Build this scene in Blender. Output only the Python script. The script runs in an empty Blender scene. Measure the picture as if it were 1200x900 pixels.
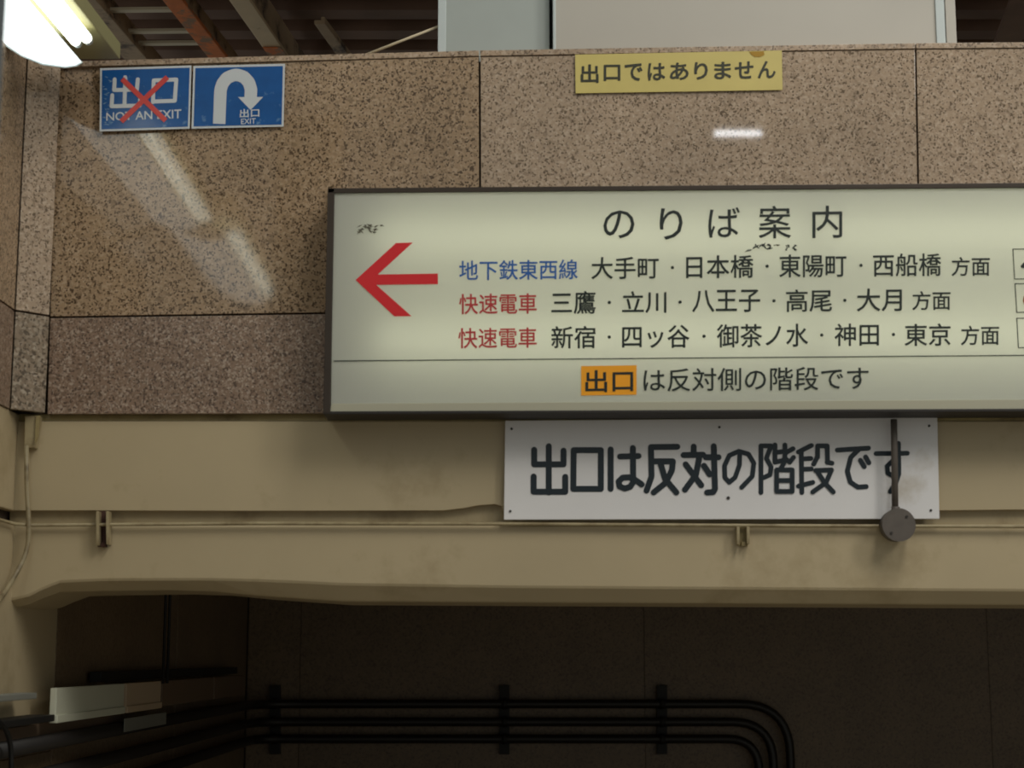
import bpy, bmesh, math, random
from mathutils import Vector, Matrix
random.seed(7)
C = bpy.context.scene.collection
# ------------------------------------------------------------------ camera
F = 1960.0; EYE = 1.60; D = 4.90; PITCH = math.atan(320/F)
cam_d = bpy.data.cameras.new('camera'); cam_d.sensor_width = 36; cam_d.lens = F/1200*36; cam_d.clip_start = .05
cam = bpy.data.objects.new('camera', cam_d); C.objects.link(cam)
cam.location = (0, -D, EYE); cam.rotation_euler = (math.pi/2+PITCH, 0, 0)
bpy.context.scene.camera = cam
cam_d.dof.use_dof = True; cam_d.dof.focus_distance = 6.2; cam_d.dof.aperture_fstop = 3.3
RM = cam.rotation_euler.to_matrix(); CP = Vector(cam.location)
# ------------------------------------------------------------------ world, lights, exposure
w = bpy.data.worlds.new('world'); bpy.context.scene.world = w; w.use_nodes = True
w.node_tree.nodes['Background'].inputs[0].default_value = (.80, .84, .80, 1)
w.node_tree.nodes['Background'].inputs[1].default_value = .34
def area(name, loc, sx, sy, power, rot=(0, 0, 0), col=(1, .97, .88)):
    l = bpy.data.lights.new(name, 'AREA'); l.shape = 'RECTANGLE'; l.size = sx; l.size_y = sy; l.energy = power; l.color = col
    o = bpy.data.objects.new(name, l); C.objects.link(o); o.location = loc; o.rotation_euler = rot
    return o
area('concourse_tubes', (2.0, -3.4, 6.6), 1.2, 2.6, 95, (math.radians(28), 0, 0))
area('concourse_tubes', (5.4, -4.6, 6.4), 1.2, 2.6, 125, (math.radians(38), 0, math.radians(42)))
area('far_tube', (2.40, -12.2, 7.09), .50, .06, 2.0, (math.radians(72), 0, 0), (.95, .97, 1))
vs = bpy.context.scene.view_settings
vs.view_transform = 'Standard'; vs.look = 'None'; vs.gamma = 1; vs.use_curve_mapping = False; vs.exposure = 0.0

# ------------------------------------------------------------------ helpers: a pixel of the 1200x900 frame read as a point on a real plane
def ray(px, py): return RM @ Vector(((px-600)/F, (450-py)/F, -1))
def W(px, py, y=0.0):
    r = ray(px, py); return CP + r*((y-CP.y)/r.y)
def Hz(px, py, z):
    r = ray(px, py); return CP + r*((z-CP.z)/r.z)
def Xp(px, py, x):
    r = ray(px, py); return CP + r*((x-CP.x)/r.x)
def lin(c): c /= 255; return c/12.92 if c <= .04045 else ((c+.055)/1.055)**2.4
def rgb(r, g, b, k=1.0): return (lin(r)*k, lin(g)*k, lin(b)*k, 1)
def tag(o, label=None, cat=None, group=None, kind=None):
    if label: o['label'] = label
    if cat: o['category'] = cat
    if group: o['group'] = group
    if kind: o['kind'] = kind
    return o
def empty(name, loc, label, cat, group=None):
    o = bpy.data.objects.new(name, None); C.objects.link(o); o.location = loc; o.empty_display_size = .1
    return tag(o, label, cat, group)
def obj(name, verts, faces, m, parent=None, smooth=False, bevel=0, base=True):
    """verts in world space; the origin is put at the base of the piece"""
    verts = [Vector(v) for v in verts]
    lo = Vector([min(v[i] for v in verts) for i in range(3)]); hi = Vector([max(v[i] for v in verts) for i in range(3)])
    org = Vector(((lo.x+hi.x)/2, (lo.y+hi.y)/2, lo.z))
    me = bpy.data.meshes.new(name); me.from_pydata([v-org for v in verts], [], faces)
    bm = bmesh.new(); bm.from_mesh(me)
    bmesh.ops.recalc_face_normals(bm, faces=bm.faces)
    if bevel:
        bmesh.ops.bevel(bm, geom=[e for e in bm.edges if len(e.link_faces) == 2 and e.calc_face_angle(0) > .6], offset=bevel, segments=2, affect='EDGES', profile=.6, clamp_overlap=True)
    bm.to_mesh(me); bm.free()
    if smooth: me.shade_smooth()
    me.materials.append(m)
    o = bpy.data.objects.new(name, me); C.objects.link(o)
    o.location = org
    if parent is not None:
        o.parent = parent; o.location = org-Vector(parent.location)
    return o
BF = [(0, 1, 2, 3), (7, 6, 5, 4), (0, 4, 5, 1), (1, 5, 6, 2), (2, 6, 7, 3), (3, 7, 4, 0)]
def prism(name, q, dv, m, parent=None, bevel=0):          # a quad q pushed back by vector dv
    q = [Vector(v) for v in q]; dv = Vector(dv)
    return obj(name, q+[v+dv for v in q], BF, m, parent, bevel=bevel)
def slab(name, pts, y, t, m, parent=None, bevel=0):       # quad of pixels on the plane y, t thick
    return prism(name, [W(px, py, y) for px, py in pts], (0, t, 0), m, parent, bevel)
def box(name, a, b, m, parent=None, bevel=0):
    (x0, y0, z0), (x1, y1, z1) = a, b
    return prism(name, [(x0, y0, z0), (x1, y0, z0), (x1, y0, z1), (x0, y0, z1)], (0, y1-y0, 0), m, parent, bevel)
def poly(name, pts, dv, m, parent=None, bevel=0):         # closed outline extruded
    n = len(pts); pts = [Vector(p) for p in pts]; dv = Vector(dv)
    return obj(name, pts+[p+dv for p in pts], [tuple(range(n)), tuple(range(2*n-1, n-1, -1))]+[(i, (i+1) % n, (i+1) % n+n, i+n) for i in range(n)], m, parent, bevel=bevel)
def tube(name, pts, r, m, parent=None, n=12):
    pts = [Vector(p) for p in pts]; vv = []; ff = []
    prev = None
    for i, p in enumerate(pts):
        t = (pts[min(i+1, len(pts)-1)]-pts[max(i-1, 0)]).normalized()
        a = prev if prev is not None else (Vector((0, 0, 1)) if abs(t.z) < .9 else Vector((1, 0, 0)))
        u = (a-t*a.dot(t)).normalized(); prev = u; v = t.cross(u)
        for k in range(n):
            th = 2*math.pi*k/n; vv.append(p+(u*math.cos(th)+v*math.sin(th))*r)
    for i in range(len(pts)-1):
        for k in range(n): ff.append((i*n+k, i*n+(k+1) % n, (i+1)*n+(k+1) % n, (i+1)*n+k))
    ff += [tuple(range(n)), tuple(range((len(pts)-1)*n, len(pts)*n))]
    o = obj(name, vv, ff, m, parent, smooth=True)
    for p in o.data.polygons: p.use_smooth = len(p.vertices) == 4
    return o
def fillet(pts, r, seg=7):                                # round the corners of a polyline
    out = [Vector(pts[0])]
    for i in range(1, len(pts)-1):
        p = Vector(pts[i]); a = (Vector(pts[i-1])-p); b = (Vector(pts[i+1])-p)
        ra = min(r, a.length*.49, b.length*.49); A = p+a.normalized()*ra; B = p+b.normalized()*ra
        for k in range(seg+1):
            t = k/seg; out.append(A*(1-t)**2+p*2*t*(1-t)+B*t*t)
    out.append(Vector(pts[-1])); return out

# ------------------------------------------------------------------ materials
def mat(name, col, rough=.5, metal=0, var=0, vscale=8, bump=0, bscale=60, spec=.5, dirt=None, dscale=3, dlo=.5, dhi=.7):
    m = bpy.data.materials.new(name); m.use_nodes = True; nt = m.node_tree; N = nt.nodes; L = nt.links
    b = N['Principled BSDF']; b.inputs['Roughness'].default_value = rough; b.inputs['Metallic'].default_value = metal
    b.inputs['Specular IOR Level'].default_value = spec
    b.inputs['Base Color'].default_value = col
    tc = N.new('ShaderNodeTexCoord')
    last = None
    if var:
        n = N.new('ShaderNodeTexNoise'); n.inputs['Scale'].default_value = vscale; n.inputs['Detail'].default_value = 5
        L.new(tc.outputs['Object'], n.inputs['Vector'])
        mr = N.new('ShaderNodeMapRange'); mr.inputs[1].default_value = .3; mr.inputs[2].default_value = .7
        mr.inputs[3].default_value = 1-var; mr.inputs[4].default_value = 1+var; L.new(n.outputs[0], mr.inputs[0])
        mx = N.new('ShaderNodeVectorMath'); mx.operation = 'SCALE'; mx.inputs[0].default_value = col[:3]; L.new(mr.outputs[0], mx.inputs['Scale'])
        last = mx.outputs[0]; L.new(last, b.inputs['Base Color'])
    if dirt:
        n = N.new('ShaderNodeTexNoise'); n.inputs['Scale'].default_value = dscale; n.inputs['Detail'].default_value = 8; n.inputs['Roughness'].default_value = .65
        L.new(tc.outputs['Object'], n.inputs['Vector'])
        mr = N.new('ShaderNodeMapRange'); mr.inputs[1].default_value = dlo; mr.inputs[2].default_value = dhi; L.new(n.outputs[0], mr.inputs[0])
        mx = N.new('ShaderNodeMix'); mx.data_type = 'RGBA'; L.new(mr.outputs[0], mx.inputs[0])
        if last: L.new(last, mx.inputs[6])
        else: mx.inputs[6].default_value = col
        mx.inputs[7].default_value = dirt; L.new(mx.outputs[2], b.inputs['Base Color'])
    if bump:
        n = N.new('ShaderNodeTexNoise'); n.inputs['Scale'].default_value = bscale; n.inputs['Detail'].default_value = 6
        L.new(tc.outputs['Object'], n.inputs['Vector'])
        bp = N.new('ShaderNodeBump'); bp.inputs['Strength'].default_value = bump; bp.inputs['Distance'].default_value = .004
        L.new(n.outputs[0], bp.inputs['Height']); L.new(bp.outputs[0], b.inputs['Normal'])
    return m
def granite(name, base, light, dark, dark_amt=.22, light_amt=.2, scale=150, rough=.14, spec=.5, k=1):
    m = bpy.data.materials.new(name); m.use_nodes = True; nt = m.node_tree; N = nt.nodes; L = nt.links
    b = N['Principled BSDF']; b.inputs['Roughness'].default_value = rough; b.inputs['Specular IOR Level'].default_value = spec
    tc = N.new('ShaderNodeTexCoord')
    nz = N.new('ShaderNodeTexNoise'); nz.inputs['Scale'].default_value = scale*.9; nz.inputs['Detail'].default_value = 2; L.new(tc.outputs['Object'], nz.inputs['Vector'])
    ad = N.new('ShaderNodeVectorMath'); ad.operation = 'MULTIPLY_ADD'; ad.inputs[1].default_value = (.006,)*3; L.new(nz.outputs['Color'], ad.inputs[0]); L.new(tc.outputs['Object'], ad.inputs[2])
    def vor(s):
        v = N.new('ShaderNodeTexVoronoi'); v.inputs['Scale'].default_value = s; L.new(ad.outputs[0], v.inputs['Vector'])
        sp = N.new('ShaderNodeSeparateColor'); L.new(v.outputs['Color'], sp.inputs[0]); return sp
    v1 = vor(scale); v2 = vor(scale*1.3); v3 = vor(scale*.55)
    big = N.new('ShaderNodeTexNoise'); big.inputs['Scale'].default_value = 3.0; big.inputs['Detail'].default_value = 3; L.new(tc.outputs['Object'], big.inputs['Vector'])
    def rng(s, lo, hi, a=0, c=1):
        r = N.new('ShaderNodeMapRange'); r.inputs[1].default_value = lo; r.inputs[2].default_value = hi; r.inputs[3].default_value = a; r.inputs[4].default_value = c; L.new(s, r.inputs[0]); return r.outputs[0]
    def mix(f, A, B):
        x = N.new('ShaderNodeMix'); x.data_type = 'RGBA'; L.new(f, x.inputs[0])
        for s, i in ((A, 6), (B, 7)):
            if isinstance(s, tuple): x.inputs[i].default_value = s
            else: L.new(s, x.inputs[i])
        return x.outputs[2]
    c = mix(rng(v1.outputs[0], 1-light_amt*2, 1), base, light)
    c = mix(rng(v3.outputs[1], .72, 1, 0, .45), c, dark)
    c = mix(rng(v2.outputs[2], 1-dark_amt, 1-dark_amt*.55, 0, .85), c, dark)
    s = N.new('ShaderNodeVectorMath'); s.operation = 'SCALE'; L.new(c, s.inputs[0]); L.new(rng(big.outputs[0], .3, .7, .88*k, 1.12*k), s.inputs['Scale'])
    L.new(s.outputs[0], b.inputs['Base Color'])
    return m
G_left = granite('granite_tan', rgb(160, 135, 108), rgb(178, 154, 128), rgb(66, 50, 36), .26, .22, 158, .06)
G_mid = granite('granite_rose', rgb(168, 146, 124), rgb(186, 166, 146), rgb(92, 76, 60), .20, .25, 160, .03)
G_low = granite('granite_brown', rgb(136, 112, 94), rgb(176, 158, 142), rgb(72, 54, 42), .26, .22, 170, .3)
G_lowc = granite('granite_grey_brown', rgb(138, 120, 100), rgb(170, 156, 138), rgb(74, 60, 44), .30, .22, 120, .3)
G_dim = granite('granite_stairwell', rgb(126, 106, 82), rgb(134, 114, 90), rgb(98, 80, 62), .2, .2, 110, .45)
M_joint = mat('joint_filler', rgb(52, 40, 28), .9)
M_cop = granite('granite_coping', rgb(170, 146, 122), rgb(186, 166, 146), rgb(96, 78, 60), .2, .2, 150, .35)
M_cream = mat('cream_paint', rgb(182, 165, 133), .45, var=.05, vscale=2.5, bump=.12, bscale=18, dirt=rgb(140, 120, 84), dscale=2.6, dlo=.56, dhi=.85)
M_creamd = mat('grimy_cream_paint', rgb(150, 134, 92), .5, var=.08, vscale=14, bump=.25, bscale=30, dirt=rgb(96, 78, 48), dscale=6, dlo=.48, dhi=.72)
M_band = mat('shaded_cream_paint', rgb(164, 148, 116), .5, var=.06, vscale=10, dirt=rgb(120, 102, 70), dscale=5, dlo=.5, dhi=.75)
M_conduit = mat('cream_conduit', rgb(164, 149, 116), .4, dirt=rgb(112, 94, 62), dscale=9, dlo=.45, dhi=.7)
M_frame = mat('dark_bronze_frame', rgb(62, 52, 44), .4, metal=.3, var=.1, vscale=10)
M_frameb = mat('shaded_frame_underside', rgb(36, 31, 28), .55)  # darker copy of the frame tone, underside shade put into the colour
M_inner = mat('sign_inner_white', rgb(205, 205, 196), .6)
M_trim = mat('sign_lower_trim', rgb(176, 172, 152), .5)
M_black = mat('print_dark_green_black', rgb(18, 30, 26), .5)
M_scuff = mat('scuff_grey', rgb(96, 92, 80), .8)
M_blue = mat('print_blue', rgb(36, 92, 170), .45)
M_red = mat('print_red', rgb(216, 34, 42), .45)
M_redt = mat('print_red_soft', rgb(186, 52, 56), .45)
M_orange = mat('print_orange', rgb(246, 164, 22), .45)
M_brownd = mat('print_brown', rgb(140, 72, 24), .45)
M_board = mat('white_painted_board', rgb(228, 225, 226), .3, var=.03, vscale=4, dirt=rgb(186, 174, 156), dscale=3, dlo=.6, dhi=.8)
M_bink = mat('board_lettering', rgb(24, 36, 44), .35)
M_steel = mat('galvanised_grey', rgb(92, 84, 78), .55, var=.12, vscale=30)
M_screw = mat('screw_head', rgb(60, 56, 54), .5, metal=.4)
M_label = mat('blue_sticker', rgb(24, 84, 150), .25, var=.10, vscale=22, dirt=rgb(120, 156, 186), dscale=26, dlo=.60, dhi=.76)
M_crease = mat('pale_crease', rgb(120, 152, 176), .5)
M_white = mat('sticker_white', rgb(204, 208, 212), .35)
M_xred = mat('sticker_red', rgb(206, 70, 66), .4)
M_yel = mat('yellow_sticker', rgb(206, 188, 112), .35, var=.05, vscale=8)
M_yink = mat('sticker_black_ink', rgb(44, 44, 24), .5)
M_ochre = mat('ochre_residue', rgb(170, 130, 40), .7)
M_pan1 = mat('blue_grey_panel', rgb(170, 176, 172), .4, var=.03, vscale=5, bump=.04, bscale=14)
M_pan2 = mat('warm_grey_panel', rgb(186, 180, 170), .45, var=.03, vscale=3, bump=.03, bscale=10)
M_pedge = mat('panel_edge', rgb(196, 204, 204), .35)
M_slot = mat('dark_slot', rgb(36, 44, 46), .6)
M_beam1 = mat('painted_steel_tan', rgb(214, 188, 150), .55, var=.08, vscale=8, dirt=rgb(120, 74, 34), dscale=5, dlo=.6, dhi=.68)
M_beam2 = mat('painted_steel_dull', rgb(176, 148, 116), .6, var=.15, vscale=8, dirt=rgb(70, 50, 36), dscale=6, dlo=.5, dhi=.62)
M_rust = mat('rusty_steel', rgb(214, 120, 60), .7, var=.2, vscale=12, dirt=rgb(150, 116, 88), dscale=7, dlo=.5, dhi=.56)
M_deck = mat('brown_roof_deck', rgb(128, 98, 80), .7, var=.2, vscale=4)
M_rustd = mat('dark_rust', rgb(72, 44, 34), .8, var=.2, vscale=40)
M_deckd = mat('dark_louvre', rgb(52, 44, 40), .7, var=.2, vscale=4)
M_rail = mat('thin_rail', rgb(206, 190, 160), .5)
M_post = mat('blue_grey_post', rgb(86, 92, 98), .5)
M_body = mat('lamp_housing', rgb(150, 144, 104), .45)
M_pipe = mat('black_conduit', rgb(34, 30, 28), .42)
M_clamp = mat('black_steel_strut', rgb(24, 22, 20), .6)
M_trayw = mat('tray_cover_white', rgb(206, 206, 186), .45)
M_trayb = mat('tray_cover_beige', rgb(196, 174, 146), .5)
M_trayc = mat('tray_cover_brown', rgb(116, 96, 78), .6)
M_trayc2 = mat('dull_grey_plate', rgb(128, 128, 120), .6)
M_rubber = mat('black_cable', rgb(20, 20, 20), .5)
M_cable = mat('cream_cable', rgb(150, 136, 106), .5, dirt=rgb(90, 74, 50), dscale=14, dlo=.5, dhi=.7)
M_floor = mat('concrete_floor', rgb(150, 140, 122), .7, var=.1, vscale=3)
def emis(name, col, s):
    m = bpy.data.materials.new(name); m.use_nodes = True; nt = m.node_tree; b = nt.nodes['Principled BSDF']
    b.inputs['Base Color'].default_value = (.8, .8, .8, 1); b.inputs['Emission Color'].default_value = col; b.inputs['Emission Strength'].default_value = s
    return m
E_diff = emis('lit_diffuser', (.90, 1.0, 1.0, 1), 1.7)
E_tube = emis('lit_tube', (.96, 1.0, .84, 1), 3.4)
E_in = emis('lit_sign_tube', (1.0, 1.0, .74, 1), 2.9)
M_face = bpy.data.materials.new('translucent_sign_face'); M_face.use_nodes = True
_n = M_face.node_tree.nodes; _l = M_face.node_tree.links; _b = _n['Principled BSDF']
_b.inputs['Base Color'].default_value = rgb(206, 206, 198); _b.inputs['Roughness'].default_value = .22
_t = _n.new('ShaderNodeBsdfTranslucent'); _t.inputs[0].default_value = (.80, .82, .74, 1)
_x = _n.new('ShaderNodeMixShader'); _x.inputs[0].default_value = .42
_l.new(_b.outputs[0], _x.inputs[1]); _l.new(_t.outputs[0], _x.inputs[2]); _l.new(_x.outputs[0], _n['Material Output'].inputs[0])

# ------------------------------------------------------------------ flat print: lettering and strokes
def flat(name, verts2, faces, quad, y, m, parent, bbox=None):
    """2-D shape (verts2) stretched into the pixel quad TL,TR,BR,BL read on plane y"""
    if bbox: x0, x1, y0, y1 = bbox
    else:
        xs = [v[0] for v in verts2]; ys = [v[1] for v in verts2]; x0, x1, y0, y1 = min(xs), max(xs), min(ys), max(ys)
    TL, TR, BR, BL = [W(p[0], p[1], y) for p in quad]; out = []
    for v in verts2:
        u = (v[0]-x0)/(x1-x0); t = (v[1]-y0)/(y1-y0)
        out.append((BL*(1-u)+BR*u)*(1-t)+(TL*(1-u)+TR*u)*t)
    return obj(name, out, faces, m, parent)
def rect(x0, x1, y0, y1, y2=None, y3=None):              # y2,y3: top and bottom at the right end
    return [(x0, y0), (x1, y0 if y2 is None else y2), (x1, y1 if y3 is None else y3), (x0, y1)]
def text(s, quad, y, m, parent, bold=0.0, name='lettering'):
    cu = bpy.data.curves.new('t', 'FONT'); cu.body = s; cu.size = 1; cu.resolution_u = 3; cu.fill_mode = 'FRONT'
    o = bpy.data.objects.new('t', cu); C.objects.link(o)
    bpy.context.view_layer.update()
    me = bpy.data.meshes.new_from_object(o.evaluated_get(bpy.context.evaluated_depsgraph_get()))
    vv = [(v.co.x, v.co.y) for v in me.vertices]; ff = [tuple(p.vertices) for p in me.polygons]
    bpy.data.objects.remove(o); bpy.data.curves.remove(cu); bpy.data.meshes.remove(me)
    if bold:
        n = len(vv); bx = [(-1, 0), (1, 0), (0, -1), (0, 1), (-.7, .7), (.7, -.7), (.7, .7), (-.7, -.7)]
        x0, x1, y0, y1 = min(v[0] for v in vv), max(v[0] for v in vv), min(v[1] for v in vv), max(v[1] for v in vv)
        V = list(vv); G = list(ff)
        for k, (a, b_) in enumerate(bx):
            V += [(v[0]+a*bold, v[1]+b_*bold) for v in vv]; G += [tuple(i+n*(k+1) for i in f) for f in ff]
        o = flat(name, V, G, quad, y, m, parent)
        for k in range(1, 9):
            for i in range(n*k, n*k+n): o.data.vertices[i].co.y -= .00003*k
        return o
    return flat(name, vv, ff, quad, y, m, parent)
def strokes(name, lines, wpx, y, m, parent, org=(0, 0), s=1.0, cap=True):
    """brush strokes: polylines in pixels, wpx wide, with round ends"""
    vv = []; ff = []; k = 0; h = wpx/2
    def add(pts):
        b = len(vv); vv.extend(W(p[0], p[1], y-k*.00004) for p in pts); ff.append(tuple(range(b, b+len(pts))))
    for ln in lines:
        P = [(org[0]+p[0]/s, org[1]+p[1]/s) for p in ln]
        for a, b in zip(P, P[1:]):
            dx, dy = b[0]-a[0], b[1]-a[1]; l = math.hypot(dx, dy) or 1; nx, ny = -dy/l*h, dx/l*h
            add([(a[0]+nx, a[1]+ny), (b[0]+nx, b[1]+ny), (b[0]-nx, b[1]-ny), (a[0]-nx, a[1]-ny)]); k += 1
        for i, p in enumerate(P):
            if cap or 0 < i < len(P)-1:
                add([(p[0]+h*math.cos(t*math.pi/6), p[1]+h*math.sin(t*math.pi/6)) for t in range(12)]); k += 1
    return obj(name, vv, ff, m, parent)
def outline(name, pts, y, m, parent):
    return obj(name, [W(px, py, y) for px, py in pts], [tuple(range(len(pts)))], m, parent)

# ------------------------------------------------------------------ key planes
XC = W(66, 300, 0).x                 # corner of back wall and chamfer
XL = XC-.09                          # left wall
YB = Xp(290, 770, XL).y              # far wall of the stairwell
Z_TOP = W(400, 62, 0).z
def px_y(px): return Xp(px, 770, XL).y

# ------------------------------------------------------------------ setting: floor, back wall, far wall
tag(box('floor', (-3, -9, -.12), (8, YB+.4, 0), M_floor), kind='structure')
wb = tag(obj('wall_back', [(x, y, z) for y in (.022, .42) for x, z in ((XC-.1, W(0, 484).z), (3.4, W(0, 484).z), (3.4, Z_TOP-.02), (XC-.1, Z_TOP-.02))], BF, M_joint), kind='structure')
tops = lambda x: 75.5 + (x-200)*(-.0195)+(x-200)*(x-200)*.0       # joint under the coping
def ty(x):                                                       # y of the coping joint in the photograph
    pts = [(60, 79), (200, 75), (400, 69), (562, 65.6), (800, 59.4), (1072, 57), (1200, 56), (1700, 52)]
    for (a, ya), (b, yb) in zip(pts, pts[1:]):
        if x <= b: return ya+(yb-ya)*(x-a)/(b-a)
def my(x): return 372-(x-60)*.0156                               # joint between the two courses
g = 1.1
cols = [(66.5, 54.5, 562, 563.5, G_left), (562, 563.5, 1073, 1081, G_mid), (1073, 1081, 1590, 1612, G_mid)]
for a0, a1, b0, b1, m in cols:
    ym0, ym1 = my(a0), my(min(b0, 1300))
    fa = (372-80)/(480-80)
    am, bm_ = a0+(a1-a0)*fa, b0+(b1-b0)*fa
    if m is G_left:                                              # slab turned a few millimetres out of true to shift the lamp's reflection
        q = [W(a0+g, ty(a0)+1.2, .013), W(b0-g, ty(b0)+1.2, -.006), W(bm_-g, ym1-g, -.006), W(am+g, ym0-g, .013)]
        prism('stone_slab', q, (0, .010, 0), m, wb, .0012)
    else: slab('stone_slab', [(a0+g, ty(a0)+1.2), (b0-g, ty(b0)+1.2), (bm_-g, ym1-g), (am+g, ym0-g)], 0, .02, m, wb, .0012)
    slab('stone_slab', [(am+g, ym0+g), (bm_-g, ym1+g), (b1-g, 484), (a1+g, 485)], 0, .02, G_low, wb, .0012)
cx = [(62, 562), (562, 1073), (1073, 1600)]
for a, b in cx:
    o = slab('coping_slab', [(a+.8, ty(a)-6.6), (b-.8, ty(b)-6.6), (b-.8, ty(b)-.2), (a+.8, ty(a)-.2)], -.004, .45, M_cop, wb, .0015)
# polished-edge adhesive patch above the sign, left of centre (leftover glue)
# left wall
wl = tag(box('wall_left', (XL-.30, -1.4, W(0, 484, 0).z), (XL-.022, .3, Z_TOP-.01), M_joint), kind='structure')
zt, zm, zb = W(30, 80).z, W(30, 371).z, W(30, 484).z
ZT2 = Z_TOP+.02
def chf(za, zb_, m):                                             # the narrow slanting slab in the corner
    a = Vector((XL+.003, -.087, 0)); b = Vector((XC-.010, -.010, 0)); n = Vector((.7, -.7, 0)).normalized()*-.02
    prism('stone_slab', [(a.x, a.y, zb_), (b.x, b.y, zb_), (b.x, b.y, za), (a.x, a.y, za)], n, m, wl, .001)
chf(ZT2, zm+.003, G_lowc if False else G_mid); chf(zm-.003, zb, G_lowc)
for y0, y1 in ((-.70, -.093), (-1.4, -.706)):
    box('stone_slab', (XL-.02, y0, zm+.003), (XL, y1, ZT2), G_left, wl, .001)
    box('stone_slab', (XL-.02, y0, zb), (XL, y1, zm-.003), G_low, wl, .001)
z597, z612, z616 = W(20, 598, 0).z, W(20, 611, 0).z, W(20, 616, 0).z
y68 = px_y(66)
box('painted_wall', (XL-.3, -1.4, z597), (XL-.006, .40, zb-.001), M_cream, wl, .004)
box('recess_band', (XL-.3, -1.4, z612), (XL-.045, .40, z597), M_creamd, wl)
box('painted_wall', (XL-.3, -1.4, EYE-.29), (XL-.002, y68, z612), M_cream, wl, .004)
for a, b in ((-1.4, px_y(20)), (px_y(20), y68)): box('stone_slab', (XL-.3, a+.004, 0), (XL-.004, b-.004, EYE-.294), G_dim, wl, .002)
# stairwell side wall slabs, in granite
js = [y68, px_y(208), YB]
box('joint_backing', (XL-.32, -1.4, 0), (XL-.03, YB, EYE+.78), M_joint, wl)
for i, (a, b) in enumerate(zip(js, js[1:])):
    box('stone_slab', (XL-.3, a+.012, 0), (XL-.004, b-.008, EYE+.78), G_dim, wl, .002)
wf = tag(box('wall_far', (XL-.3, YB+.022, 0), (6.2, YB+.3, EYE+.78), M_joint), kind='structure')
jx = [XL-.004]+[W(p, 770, YB).x for p in (352, 755, 1158, 1561)]
jx = [XL+.001]+[W(p, 770, YB).x for p in (352, 755, 1158, 1561)]
for a, b in zip(jx, jx[1:]):
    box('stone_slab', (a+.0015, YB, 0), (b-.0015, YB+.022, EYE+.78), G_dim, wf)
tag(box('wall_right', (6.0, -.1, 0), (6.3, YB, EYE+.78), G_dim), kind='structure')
tag(box('ceiling', (XL-.3, .42, EYE+.78), (6.2, YB+.3, EYE+.88), M_creamd), kind='structure')

# ------------------------------------------------------------------ cream painted beam under the stone
beam = empty('concrete_beam', (1.0, .2, W(600, 706, 0).z), 'long cream painted concrete beam across the stairwell mouth, below the speckled stone', 'beam')
x_l, x_r = 24, 1650
x_w = 600+(XL-.004)/(W(601, 715, .018).x-W(600, 715, .018).x)
YF = .018
def strip(name, rows, m, parent, ys, back):                      # loft: rows of pixel polylines, each on its own plane, closed at the back
    n = len(rows[0]); vv = []; ff = []
    for r, y in zip(rows, ys): vv += [W(px, py, y) for px, py in r]
    nr = len(rows)
    for r, y in ((rows[0], back), (rows[-1], back)):
        src = vv[0:n] if r is rows[0] else vv[(nr-1)*n:nr*n]
        vv += [Vector((v.x, back, v.z)) for v in src]
    order = list(range(nr))+[nr+1, nr]
    R = len(order)
    for i in range(R):
        a, b = order[i], order[(i+1) % R]
        for k in range(n-1): ff.append((a*n+k, a*n+k+1, b*n+k+1, b*n+k))
    ff.append(tuple(o_*n for o_ in order)); ff.append(tuple(o_*n+n-1 for o_ in reversed(order)))
    return obj(name, vv, ff, m, parent)
# upper fascia; its lower edge is chipped beside the white board
U = [(x_l, 598), (110, 598), (300, 598.5), (520, 598), (545, 595), (560, 592), (580, 590.5), (588, 593), (590, 600), (600, 600.5), (1090, 601), (1100, 598), (1180, 597), (x_r, 597)]
U[0] = (x_w, 598)
strip('fascia', [[(x, 493.5) for x, _ in U], [(x, 495) for x, _ in U], U], M_cream, beam, [YF+.002, YF, YF], .4)
strip('grimy_top_edge', [[(x_w, 484), (400, 484), (x_r, 482)], [(x_w, 493), (400, 493), (x_r, 493)]], M_creamd, beam, [YF+.009, YF+.003], .39)
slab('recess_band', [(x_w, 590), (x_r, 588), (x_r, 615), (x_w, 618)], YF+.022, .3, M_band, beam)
Lo = [x_w, 34, 50, 70, 120, 200, 250, 300, 350, 400, 500, 600, 800, 1200, 1650]
def ip(x, t):
    for (a, ya), (b, yb) in zip(t, t[1:]):
        if x <= b: return ya+(yb-ya)*max(0, (x-a))/(b-a)
c1 = [(x_w, 703), (34, 698), (50, 690), (75, 680), (240, 679), (320, 681), (400, 685), (600, 688), (1200, 692), (1650, 695)]
c2 = [(x_w, 713), (34, 708), (50, 701), (72, 693), (200, 691.5), (250, 693), (300, 698), (400, 705), (600, 706), (1200, 709), (1650, 712)]
strip('lower_face', [[(x, 614.5) for x in Lo], [(x, 617.5) for x in Lo], [(x, ip(x, c1)-2) for x in Lo], [(x, ip(x, c1)+1) for x in Lo], [(x, ip(x, c2)-1.5) for x in Lo], [(x, ip(x, c2)) for x in Lo]],
      M_cream, beam, [YF+.006, YF, YF, YF+.003, YF+.040, YF+.046], .42)
con = tag(tube('conduit', [(XL+.012, -.9, W(0, 612, -.05).z), (XL+.012, -.03, W(20, 615, 0).z)]+[W(px, py, -.0) for px, py in ((40, 615.5), (300, 613.5), (600, 614), (900, 616), (1200, 617), (1640, 619))], .0052, M_conduit),
          'thin cream conduit running the whole length of the painted beam', 'conduit')
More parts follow.
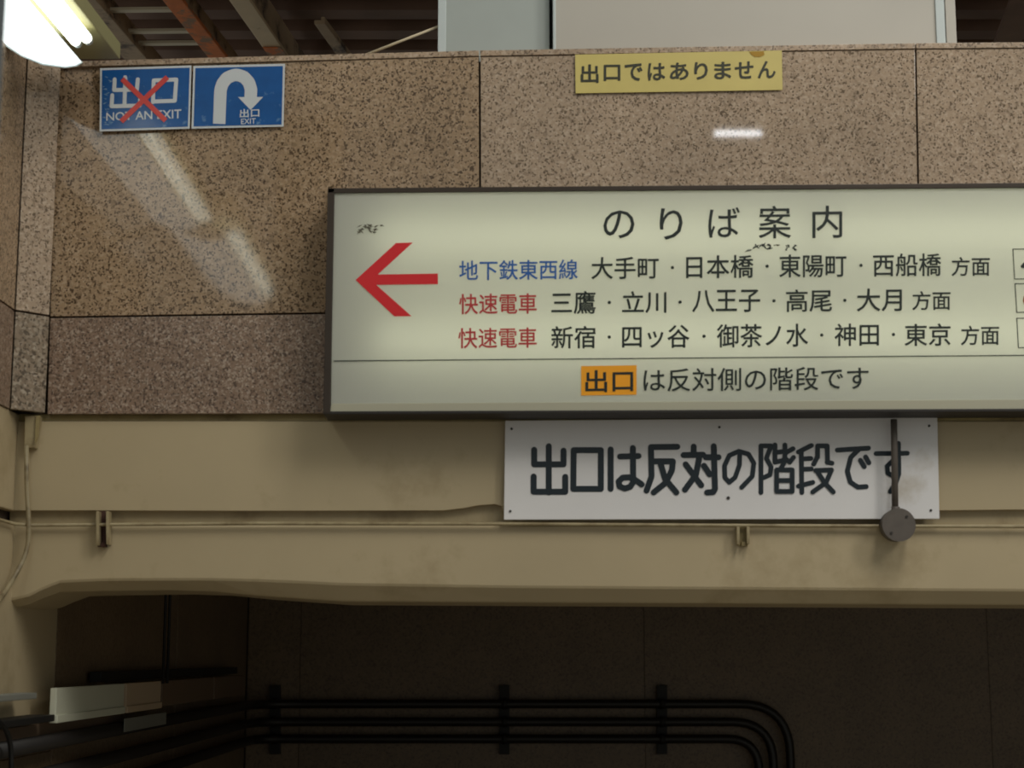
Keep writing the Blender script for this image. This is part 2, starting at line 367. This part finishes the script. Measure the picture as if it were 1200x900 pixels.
# channel clips on the conduit
def clip(px, pt, pb, wpx, label, dk):
    e = empty('channel_clip', W(px, pb, 0), label, 'clip', None)
    slab('side_flange', [(px-wpx/2, pt), (px-wpx/2+3.2, pt), (px-wpx/2+3.4, pb-2), (px-wpx/2+.2, pb-2)], -.018, .034, M_conduit, e, .0008)
    slab('side_flange', [(px+wpx/2-3.4, pt), (px+wpx/2, pt), (px+wpx/2, pb-3), (px+wpx/2-3, pb-3)], -.018, .034, M_conduit, e, .0008)
    slab('web', [(px-wpx/2+2, pt), (px+wpx/2-2, pt), (px+wpx/2-2, pb), (px-wpx/2+2, pb)], YF-.004, .004, dk, e)
    slab('bolt', [(px-2, pb-5), (px+3, pb-5), (px+3, pb), (px-2, pb)], -.004, .02, dk, e, .001)
clip(120, 599, 641, 15, 'short rusty channel clip on the beam near its left end, crossing the conduit', M_rustd)
clip(871, 617, 640, 15, 'short cream channel clip below the white board', M_creamd)

# ------------------------------------------------------------------ illuminated platform sign
YS = -.125
def S(px, py, y=YS): return W(px, py, y)
sg = empty('station_sign', S(900, 484), 'long backlit white platform sign with red left arrow in a dark frame', 'sign')
XR = 1560
top = lambda x, o=0: 222.5-(x-384)*.0125+o+(x-384)**2*.000004
bot = lambda x, o=0: 484.5-(x-384)*.0062+o+(x-384)**2*.000002
def bar(name, pts, d0, d1, m, bevel=.0015): return slab(name, pts, d0, d1, m, sg, bevel)
bar('frame_rail', [(384, top(384)-2), (XR, top(XR)-2), (XR, top(XR)+3.5), (384, top(384)+3.5)], YS-.006, .13, M_frame)
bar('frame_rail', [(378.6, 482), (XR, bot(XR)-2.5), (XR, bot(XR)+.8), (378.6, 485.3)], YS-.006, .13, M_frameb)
bar('frame_stile', [(384, top(384)-2), (392, top(392)-2), (387, 485), (378.6, 485.3)], YS-.006, .13, M_frame)
bar('frame_stile', [(XR-8, top(XR)-2), (XR, top(XR)-2), (XR, bot(XR)+.8), (XR-8, bot(XR)+.8)], YS-.006, .13, M_frame)
bar('lower_trim', [(388, 473), (XR-8, bot(XR)-14), (XR-8, bot(XR)-2), (387, 482.3)], YS-.001, .004, M_trim, .001)
# housing behind: back, top, bottom and ends, white inside
slab('housing_back', [(386, top(386)), (XR-2, top(XR)), (XR-2, bot(XR)), (381, 484)], -.012, .008, M_inner, sg)
outline('face_panel', [(391, 226), (XR-7, top(XR)+2), (XR-7, bot(XR)-12), (388, 474)], YS+.001, M_face, sg)
for py in (285, 405):
    for a, b in ((440, 940), (960, 1500)):
        tube('lamp_tube', [W(a, py-(a-384)*.009, -.045), W(b, py-(b-384)*.009, -.045)], .015, E_in, sg)
YT = YS-.0012
ar = [(58, 305), (222, 155), (290, 153), (148, 283), (392, 279), (392, 322), (142, 325), (285, 452), (215, 453)]
pa = [(400+x/3.464, 240+y/3.464) for x, y in ar]
obj('red_arrow', [W(x, y, YT) for x, y in pa], [(0, 1, 2, 3), (0, 3, 6), (3, 4, 5, 6), (0, 6, 7, 8)], M_red, sg)
BW = .012
def T(s, x0, x1, y0, y1, m=M_black, b=BW, tilt=-.010):
    d = tilt*(x1-x0)/2
    return text(s, [(x0, y0-d), (x1, y0+d), (x1, y1+d), (x0, y1-d)], YT, m, sg, b)
for s, x0, x1, y0, y1 in (('の', 707, 743.5, 246.5, 279.5), ('り', 773, 800, 244, 281), ('ば', 830, 867, 243, 278.5), ('案', 889, 927, 241, 279.5), ('内', 952, 987, 241, 279)):
    T(s, x0, x1, y0, y1, b=.006)
T('地下鉄東西線', 538, 677, 304.5, 328, M_blue, .010)
T('快速電車', 538, 629, 344, 368, M_redt, .010); T('快速電車', 537, 629, 384, 408, M_redt, .010)
rows = [(('大手町', 693, 772, 301, 327), ('日本橋', 804, 883, 299, 326), ('東陽町', 913, 992, 298, 325), ('西船橋', 1023, 1103, 297, 324), ('方面', 1115, 1160, 301, 323.5)),
        (('三鷹', 646, 698, 341, 368), ('立川', 729, 781, 341, 367), ('八王子', 811, 891, 339.5, 366), ('高尾', 921, 975, 339, 365.5), ('大月', 1004, 1057, 338, 365), ('方面', 1069, 1114, 341, 363.5)),
        (('新宿', 646, 698, 382, 408.5), ('四ッ谷', 729, 808, 381, 408), ('御茶ノ水', 840, 947, 379.5, 407), ('神田', 978, 1030, 379, 405.5), ('東京', 1060, 1114, 379, 405.5), ('方面', 1126, 1171, 381.5, 404.5))]
for r in rows:
    for t_ in r: T(*t_)
def dot(px, py, r=2.0): outline('middle_dot', [(px+r*math.cos(k*math.pi/6), py+r*math.sin(k*math.pi/6)) for k in range(12)], YT, M_black, sg)
for px, py in ((788, 313.5), (899, 312), (1009, 311), (714, 354.5), (797, 354), (907, 352.5), (990, 352), (714, 395), (825, 394), (963, 392.7), (1047, 392)): dot(px, py)
outline('divider_line', [(391, 422.4), (XR-8, 413), (XR-8, 414.2), (391, 423.6)], YT, M_black, sg)
outline('orange_patch', [(681, 429), (746, 428), (746, 462.5), (681, 463.5)], YT, M_orange, sg)
text('出口', [(686, 434), (742, 433), (742, 459), (686, 460)], YT-.001, M_black, sg, .014)
T('は反対側の階段です', 754, 1018, 430.5, 458, b=.008)
for n, (x0, y0, y1, d, m) in enumerate(((1187, 292, 327, '4', M_black), (1189.5, 332.5, 366, '6', M_brownd), (1191.5, 373, 407.5, '8', M_redt))):
    q = [(x0, y0), (x0+36, y0-.4), (x0+38, y1-.4), (x0+2, y1)]
    for a, b in zip(q, q[1:]+q[:1]): strokes('number_box', [[a, b]], 1.1, YT, M_black, sg)
    text(d, [(x0+8.5, y0+6), (x0+27, y0+6), (x0+28, y1-6), (x0+9.5, y1-6)], YT, m, sg, .03)
# worn scuffs on the face
random.seed(3)
def scuffs(cx_, cy_, w_, h_, n, m=M_scuff):
    vv = []; ff = []
    for i in range(n):
        a = random.uniform(-1, 1); b_ = random.uniform(-1, 1)
        x = cx_+a*w_/2; y = cy_+b_*h_/2+a*a*h_*.3; L_ = random.uniform(1.2, 4.2); an = random.uniform(-.9, .9); hh = random.uniform(.5, 1.3)
        b0 = len(vv); dx, dy = math.cos(an)*L_, math.sin(an)*L_; nx, ny = -math.sin(an)*hh, math.cos(an)*hh
        vv += [W(x-dx, y-dy, YT-i*.00002), W(x+nx, y+ny, YT-i*.00002), W(x+dx, y+dy, YT-i*.00002), W(x-nx, y-ny, YT-i*.00002)]; ff.append((b0, b0+1, b0+2, b0+3))
    o = obj('scuff_mark', vv, ff, m, sg); o['kind'] = 'stuff'
scuffs(430, 267, 20, 8, 26); scuffs(444, 265, 14, 2, 5)
scuffs(877, 293, 5, 2, 5, M_black); scuffs(893, 288, 20, 5, 16, M_black); scuffs(907, 287, 16, 2, 5); scuffs(927, 289, 12, 6, 10, M_black)

# ------------------------------------------------------------------ white hand lettered board under the sign
bd = empty('lettered_board', W(845, 609, -.004), 'white board with bold black brush lettering, screwed to the beam under the backlit sign', 'sign board')
slab('board', [(592, 493), (1098.5, 489), (1101, 608), (590.5, 609)], -.006, .008, M_board, bd, .0015)
YW = -.0072
b1 = [[(207, 110), (207, 370)], [(125, 130), (125, 212), (290, 212), (290, 135)], [(122, 280), (122, 366), (300, 366), (300, 282)]]
b2 = [[(347, 132), (500, 132), (500, 350), (345, 350), (347, 132)]]
b3 = [[(555, 128), (555, 350)], [(608, 168), (712, 165)], [(680, 120), (682, 290), (680, 315), (665, 338), (635, 348), (605, 336), (600, 308), (622, 287), (660, 284), (695, 300), (730, 325)]]
b4 = [[(782, 115), (930, 113)], [(782, 118), (785, 280), (757, 360)], [(800, 195), (905, 195), (900, 245), (865, 315), (797, 370)], [(835, 205), (862, 295), (925, 370)]]
b5 = [[(1022, 112), (1022, 155)], [(965, 160), (1075, 158)], [(1055, 165), (1035, 270), (973, 355)], [(977, 212), (1065, 330)], [(1090, 172), (1162, 172)], [(1135, 110), (1142, 350), (1132, 368), (1098, 370)], [(1080, 220), (1112, 268)]]
for b in (b1, b2, b3, b4, b5): strokes('brush_lettering', b, 7.0, YW, M_bink, bd, (600, 500), 4.8)
c1_ = [[(120, 130), (118, 200), (95, 265), (65, 290), (42, 265), (40, 205), (65, 150), (115, 128), (165, 143), (193, 190), (185, 258), (130, 316)]]
c2_ = [[(230, 343), (230, 100), (283, 100), (258, 165), (283, 210), (278, 250), (245, 265)], [(303, 95), (303, 185), (345, 175)], [(305, 135), (338, 130)], [(355, 95), (355, 165), (380, 185), (400, 160)], [(360, 135), (397, 115)], [(350, 190), (335, 215)], [(312, 225), (393, 225), (393, 337), (312, 337), (312, 225)], [(315, 280), (393, 280)]]
c3_ = [[(493, 98), (425, 132)], [(440, 128), (443, 343)], [(445, 168), (490, 165)], [(445, 222), (492, 220)], [(425, 310), (500, 290)], [(575, 185), (600, 190)], [(525, 160), (525, 100), (575, 100), (577, 187)], [(525, 155), (505, 195)], [(515, 228), (598, 225), (570, 290), (500, 340)], [(525, 235), (560, 290), (607, 340)]]
c4_ = [[(628, 122), (790, 112)], [(740, 118), (698, 160), (680, 232), (695, 288), (735, 315), (778, 312)], [(748, 175), (768, 208)], [(775, 158), (792, 188)]]
for b in (c1_, c2_, c3_): strokes('brush_lettering', b, 5.6, YW, M_bink, bd, (840, 500), 4.444)
strokes('brush_lettering', c4_, 5.8, YW, M_bink, bd, (840, 500), 4.444)
strokes('brush_lettering', [[(120, 322), (285, 320)], [(238, 268), (240, 385), (240, 430), (225, 475), (195, 522)], [(240, 375), (205, 363), (178, 388), (182, 425), (210, 440), (240, 420)]], 5.6, YW, M_bink, bd, (1000, 460), 4.5)
def screw(px, py, r=1.6, parent=bd, y=-.0085):
    poly('screw', [W(px+r*math.cos(k*math.pi/4), py+r*math.sin(k*math.pi/4), y) for k in range(8)], (0, .003, 0), M_screw, parent)
for px, py in ((599.5, 502.5), (843, 500.5), (1089, 499), (598, 599), (1091, 598), (853.5, 583.5)): screw(px, py, 2.0 if px == 853.5 else 1.5)

# grey conduit dropping to a round junction box in front of the board
jb = empty('junction_box', W(1050, 636, -.05), 'round grey junction box on a short vertical conduit in front of the white board', 'junction box')
P0 = W(1047, 480, -.045); P0.z = W(1047, 484.5, YS).z-.006; P1 = W(1048, 520, -.045); P2 = W(1049, 604, -.045)
tube('conduit', [P0, P1, P2], .0098, M_steel, jb)
tube('collar', [W(1049.5, 594, -.045), W(1049.5, 600, -.045)], .0125, M_steel, jb)
cc = W(1050.5, 616, -.03)
cc.y = 0
tube('box_body', [cc+Vector((0, -.009, 0)), cc+Vector((0, -.058, 0))], .046, M_steel, jb, 28)
tube('box_lid', [cc+Vector((0, -.0585, 0)), cc+Vector((0, -.063, 0))], .0485, M_steel, jb, 28)
for a in (.8, 3.94): tube('lid_screw', [cc+Vector((.033*math.cos(a), -.0632, .033*math.sin(a))), cc+Vector((.033*math.cos(a), -.066, .033*math.sin(a)))], .004, M_screw, jb, 8)

# ------------------------------------------------------------------ cable and clip at the left end of the beam
tag(tube('wall_cable', fillet([W(31, 522, -.012), W(31.5, 575, -.012), W(34, 612, -.018), W(33, 645, -.014), (W(16, 678, -.05)), Xp(-6, 712, XL+.012), Xp(-90, 730, XL+.012)], .12, 6), .0072, M_cable),
    'thin cream cable hanging from the stone corner and curving down to the left', 'cable')
cp = empty('cable_boot', W(36, 526, -.01), 'small chipped cream box in the corner under the stone, top of the hanging cable', 'cable cover')
slab('box_body', [(29, 487), (46, 487), (41, 525), (28, 525)], -.014, .036, M_conduit, cp, .003)
slab('torn_flap', [(42, 487), (46.5, 487), (43.5, 513), (40.5, 520)], -.020, .012, M_creamd, cp, .001)

# ------------------------------------------------------------------ stickers on the stone
YK = -.0075
s1 = empty('blue_sticker', W(170, 154, YK), 'blue sticker with white NOT AN EXIT lettering struck through by a red cross', 'sticker')
slab('backing', [(117.3, 80), (224.3, 76.7), (222.3, 150.7), (116.7, 154)], YK, .001, M_white, s1)
outline('blue_field', [(119.6, 82.3), (222.3, 79.2), (220.2, 148.4), (119, 151.6)], YK-.0006, M_label, s1)
o9 = (90, 60); z9 = 4.615
strokes('lettering', [[(262, 140), (258, 295)], [(205, 152), (202, 210), (325, 208), (330, 152)], [(192, 238), (188, 298), (340, 294), (344, 240)]], 4.6, YK-.001, M_white, s1, o9, z9)
strokes('lettering', [[(412, 275), (416, 158), (538, 153), (530, 268), (412, 272)]], 4.6, YK-.001, M_white, s1, o9, z9)
text('NOT AN EXIT', [(124.5, 132), (212.5, 128), (212.5, 138.7), (124.5, 141.6)], YK-.001, M_white, s1, .012)
strokes('red_cross', [[(245, 150), (480, 375)]], 6.0, YK-.0022, M_xred, s1, o9, z9, cap=False)
strokes('red_cross', [[(490, 140), (240, 380)]], 6.0, YK-.0024, M_xred, s1, o9, z9, cap=False)
vv = []; ff = []
for i in range(26):
    x = 119+abs(random.gauss(0, 6)); y_ = random.uniform(84, 149); L_ = random.uniform(2, 7); dy = random.uniform(-2, 2); b0 = len(vv)
    vv += [W(x, y_, YK-.0008), W(x+L_/2, y_+dy/2-.5, YK-.0008-i*.00001), W(x+L_, y_+dy, YK-.0008), W(x+L_/2, y_+dy/2+.5, YK-.0008)]; ff.append((b0, b0+1, b0+2, b0+3))
obj('crease_mark', vv, ff, M_crease, s1)['kind'] = 'stuff'
s2 = empty('blue_sticker', W(279, 151, YK), 'blue sticker with a white hooked turn-back arrow beside the crossed-out one', 'sticker')
slab('backing', [(226.7, 77.3), (334, 74.7), (332.3, 148.3), (224.4, 150.7)], YK, .001, M_white, s2)
outline('blue_field', [(229, 79.8), (331.6, 77.3), (330, 146), (226.8, 148.2)], YK-.0006, M_label, s2)
U_ = [(770, 393), (777, 210), (788, 175), (812, 145), (845, 130), (870, 128), (905, 140), (930, 168), (942, 205), (940, 255)]
strokes('hooked_arrow', [U_], 14.6, YK-.001, M_white, s2, o9, z9, cap=False)
outline('arrow_head', [(90+x/z9, 60+y/z9) for x, y in ((872, 248), (1008, 247), (940, 318))], YK-.0012, M_white, s2)
text('出口', [(281, 128), (304, 127), (304, 137), (281, 138)], YK-.0014, M_white, s2, .02)
text('EXIT', [(282.4, 139.3), (299.7, 138.5), (299.7, 144.8), (282.4, 145.6)], YK-.0014, M_white, s2, .01)
s3 = empty('yellow_label', W(795, 108, YK), 'yellow strip label with black Japanese lettering near the top of the stone', 'label')
slab('backing', [(674, 64), (916.2, 59.1), (917.1, 105.3), (674.5, 109.3)], YK, .001, M_yel, s3)
ch = '出口ではありません'
xs = [(680.5, 701.5), (707.5, 727), (732, 753), (759, 779.5), (785, 807), (813.5, 829.5), (837, 857), (861, 883), (888, 909)]
for c_, (a, b) in zip(ch, xs):
    yt = 75.5-(a-680)*.0195; hh_ = 22 if c_ in '出' else 19 if c_ == '口' else 20.5
    yt += 1 if c_ == '口' else 0
    text(c_, [(a, yt), (b, yt-.3), (b, yt+hh_-.3), (a, yt+hh_)], YK-.001, M_yink, s3, .022)
outline('residue_mark', [(878, 60.5), (895, 60), (896, 64), (891, 66.8), (884, 66.5), (880, 63.5)], YK-.0012, M_ochre, s3)

# ------------------------------------------------------------------ things behind the top of the wall
pl = empty('steel_cabinet', W(579, 60, .10), 'blue grey upright sheet metal cabinet standing on the wall top, left of the wide panel', 'cabinet')
def vbox(name, x0, x1, pyb, y, t, m, parent, top_z=EYE+3.1, lean=0):
    a = W(x0, pyb, y); b = W(x1, pyb, y); zb_ = Z_TOP-.012
    return prism(name, [(a.x, y, zb_), (b.x, y, zb_), (b.x, y, top_z), (a.x, y, top_z)], (0, t, 0), m, parent, .002)
vbox('door_panel', 521.5, 644, 60, .10, .22, M_pan1, pl)
vbox('edge_post', 513, 522.5, 60, .094, .23, M_pedge, pl)
vbox('dark_slot', 644, 648.0, 57, .26, .18, M_slot, pl)
pr = empty('wide_panel', W(885, 55, .06), 'wide warm grey metal panel standing on the wall top above the yellow label', 'panel')
vbox('panel_sheet', 648.5, 1100, 55, .06, .18, M_pan2, pr)
vbox('edge_post', 1098, 1108.5, 50, .052, .19, M_pedge, pr)
vbox('edge_post', 1109.5, 1121.5, 50, .056, .19, M_pan2, pr)
vbox('edge_bead', 648.2, 651.5, 55, .054, .19, M_pedge, pr)
tag(tube('stay_wire', [W(424, 66, .12), W(514, 31, .12)], .0042, M_rail), 'thin pale stay wire slanting up to the grey cabinet', 'wire')
# roof
ZR = EYE+2.4
def rbeam(label, L0, R0, L1, R1, h, m, k0=4, k1=3, name='roof_beam', web=None):
    a0, b0, a1, b1_ = Hz(*L0, ZR), Hz(*R0, ZR), Hz(*L1, ZR), Hz(*R1, ZR)
    A0 = a0-(a1-a0)*k0; B0 = b0-(b1_-b0)*k0; A1 = a1+(a1-a0)*k1; B1 = b1_+(b1_-b0)*k1
    e = empty(name, (A0+A1)/2, label, 'beam')
    prism('bottom_flange', [A0, B0, B1, A1], (0, 0, .016), m, e, .003)
    w0 = (B0-A0)*.3; w1 = (B1-A1)*.3
    prism('web', [A0+w0*2.1+Vector((0, 0, .016)), B0-w0*.2+Vector((0, 0, .016)), B1-w1*.2+Vector((0, 0, .016)), A1+w1*2.1+Vector((0, 0, .016))], (0, 0, h), web or m, e)
    return e
rbeam('grey brown roof channel beside the lamp, leftmost roof beam', (82, 0), (112, 0), (146, 70), (171, 68), .07, M_beam2)
rbeam('orange rusty roof beam between the slatted roof bay and the tan beam', (190, 0), (213, 0), (241, 64), (263, 64), .06, M_rust, web=M_beam2)
rbeam('tan painted roof beam with a rusty foot, left of the grey cabinet', (268, 0), (292, 0), (312, 62), (334, 62), .11, M_beam1, web=M_beam2)
tb = bpy.data.objects['roof_beam.002']
pq = [Hz(x, y, ZR-.002) for x, y in ((308, 55), (329, 55), (350, 84), (329, 84))]
obj('rusty_foot', [v+Vector((0, 0, d)) for d in (-.004, 0) for v in pq], BF, M_rust, tb)
rbeam('short dull brown roof beam just right of the tan roof beam', (368, 28), (381, 28), (391, 60), (405, 60), .012, M_beam2, k0=0, k1=1.2)
rbeam('dark brown roof beam at the right edge of the frame, right of the wide panel', (1184, 0), (1216, 0), (1168, 42), (1200, 42), .09, M_deck)
# thin rails across the slatted bay
for i, (py, lb) in enumerate(((12, 'thin pale roof rail over the lamp, topmost of three'), (37, 'thin pale roof rail over the lamp, middle of three'), (51, 'thin pale roof rail over the lamp, lowest of three'))):
    a = Hz(122+py*.93-11, py, ZR+.03); b = Hz(198+py*.78, py-1, ZR+.03)
    tag(prism('roof_rail', [a, b, b+Vector((0, .03, 0)), a+Vector((0, .03, 0))], (0, 0, .012), M_rail, None, .001), lb, 'rail', 'thin rails of the slatted roof bay')
# ribbed roof deck: folded sheet
vv = []; ff = []; ys = []
y = .6; k = 0
while y < 5.2:
    for dy, dz in ((0, 0), (.10, 0), (.125, .06), (.20, .06)): ys.append((y+dy, ZR+.17+dz))
    y += .225
for yy, zz in ys: vv += [(-3.2, yy, zz), (4.6, yy, zz)]
nq = len(ys)
for i in range(nq-1): ff.append((2*i, 2*i+1, 2*i+3, 2*i+2))
b0 = len(vv)
vv += [(-3.2, ys[0][0], ZR+.30), (4.6, ys[0][0], ZR+.30), (-3.2, ys[-1][0], ZR+.30), (4.6, ys[-1][0], ZR+.30)]
ff.append((b0, b0+1, b0+3, b0+2)); ff.append((0, 1, b0+1, b0)); ff.append((2*nq-2, 2*nq-1, b0+3, b0+2))
tag(obj('ceiling', vv, ff, M_deck), kind='structure')

# ------------------------------------------------------------------ lamps
def lamp(y_end, length, dx, label):
    az = math.radians(2.6); ax = Vector((-math.sin(az), -math.cos(az), 0))
    org = W(90, 72, -.30)+Vector((dx, y_end+.30, 0))
    e = empty('ceiling_lamp', org, label, 'lamp')
    off = Vector((dx, y_end+.30, 0))
    # curved diffuser
    prof = [(95, 72), (88, 76), (76, 77.5), (50, 74), (25, 64), (6, 51), (-14, 33), (-20, 10), (32, 14), (80, 61)]
    poly('curved_diffuser', [W(a, b, -.30)+off for a, b in prof], ax*length, E_diff, e)
    rim = [(97, 73), (89, 77.6), (76, 79.4), (50, 76), (25, 66), (5, 53), (-16, 34), (-22, 8), (34, 13), (83, 61)]
    poly('end_rim', [W(a, b, -.298)+off for a, b in rim], (0, .006, 0), M_pedge, e)
    for px, py in ((88, 47), (101, 44)):
        c = W(px, py, -.36)+off
        tube('lamp_tube', [c+Vector((0, .006, 0)), c, c+ax*length], .0150, E_tube, e, 14)
        tube('tube_cap', [c+Vector((0, .03, 0)), c+Vector((0, .006, 0))], .0125, M_pedge, e, 12)
    z0 = W(101, 34, -.36).z+.0
    a = W(84, 70, -.10)+off; b = W(141, 70, -.10)+off
    a.z = b.z = z0+.005
    prism('housing', [a, b, b+ax*(length+.25), a+ax*(length+.25)], (0, 0, .05), M_body, e, .004)
    return e
lamp(-.30, 1.25, 0, 'bright fluorescent ceiling lamp at the top left corner with two bare tubes')
lamp(-1.72, 1.25, .02, 'second fluorescent ceiling lamp in line, above the frame and nearer the viewer')
tag(box('steel_post', (W(8, 0, -2.3).x-.30, -2.33, 0), (W(8, 0, -2.3).x, -2.30, EYE+2.4), M_post, None, .004), 'blue grey steel post at the left edge of the frame', 'post')

# ------------------------------------------------------------------ stairwell: pipes, brackets, cable tray
r_ = .024
pl_lab = ['topmost', 'middle', 'lowest']
for i, (py, pxr) in enumerate(((825, 926), (846, 906), (866, 889))):
    yb = YB-.075; z = W(600, py, yb).z
    xr = W(pxr, 880, yb).x
    xw = XL+.06
    zl = z
    pts = fillet([(xw, -.6, zl), (xw, yb, z), (xr, yb, z), (xr, yb, .05)], (.27, .22, .17)[i], 9)
    tag(tube('wall_pipe', pts, r_, M_pipe, None, 12), '%s of three black pipes bending down the dark stairwell wall' % pl_lab[i], 'pipe', 'pipes on the stairwell wall')
for px, lb in ((322, 'leftmost black strut holding the pipes to the dark wall'), (591, 'middle black strut holding the pipes to the dark wall'), (776, 'rightmost black strut holding the pipes to the dark wall')):
    st = empty('pipe_strut', W(px, 884, YB-.03), lb, 'strut', 'struts of the stairwell pipes')
    slab('channel', [(px-6, 803), (px+6, 803), (px+6, 884), (px-6, 884)], YB-.045, .045, M_clamp, st, .002)
    for py in (825, 846, 866):
        c = W(px, py, YB-.075)
        tube('pipe_clip', [c+Vector((-.014, 0, 0)), c+Vector((.014, 0, 0))], r_+.005, M_clamp, st, 12)
tr = empty('cable_tray', (XL+.06, 2.0, EYE-.2), 'cable tray with pale and brown covers along the left stairwell wall', 'cable tray')
zt_, zb_ = EYE-.092, EYE-.190
def py_(px): return Xp(px, 800, XL+.09).y
def seg(name, a, b, m, z0=zb_, z1=zt_, x1=.09, x0=.07): box(name, (XL+x0, py_(a), z0), (XL+x1, py_(b), z1), m, tr, .003)
seg('tray_cover', 67, 146, M_trayw); seg('tray_lip', 67, 146, M_trayw, zb_-.006, zb_+.018, .096)
seg('tray_cover', 149, 189, M_trayb); seg('tray_lip', 149, 189, M_trayb, zb_-.006, zb_+.018, .096)
seg('tray_cover', 191, 250, M_trayc); seg('tray_cover', 252, 286, M_trayc)
box('tray_lid', (XL+.02, -.6, zt_-.028), (XL+.075, py_(50), zt_-.01), M_trayc2, tr, .003)
box('tray_base', (XL+.01, -.6, zb_), (XL+.09, py_(66), zb_+.02), M_clamp, tr, .003)
box('dark_bar', (XL+.01, py_(132), EYE-.084), (XL+.05, py_(287), EYE-.05), M_clamp, tr, .002)  # thin dark bar running just above the tray
box('lower_duct', (XL, -.6, EYE-.285), (XL+.03, py_(165), EYE-.2), M_trayc, tr, .002)
for px in (188, 193):
    y = py_(px); tube('hanger_rod', [(XL+.10, y, zt_-.01), (XL+.10, y, EYE+.78)], .006, M_clamp, tr, 8)
tag(box('tag_plate', (XL+.086, py_(148), EYE-.262), (XL+.091, py_(196), EYE-.215), M_trayc2, None, .001), 'pale plate fixed under the cable tray', 'plate')
tag(tube('drop_cable', fillet([Xp(-8, 842, XL+.11), Xp(4, 848, XL+.11), Xp(13, 870, XL+.11), Xp(14, 960, XL+.11)], .05, 5), .007, M_rubber), 'black cable dropping in the bottom left corner', 'cable')
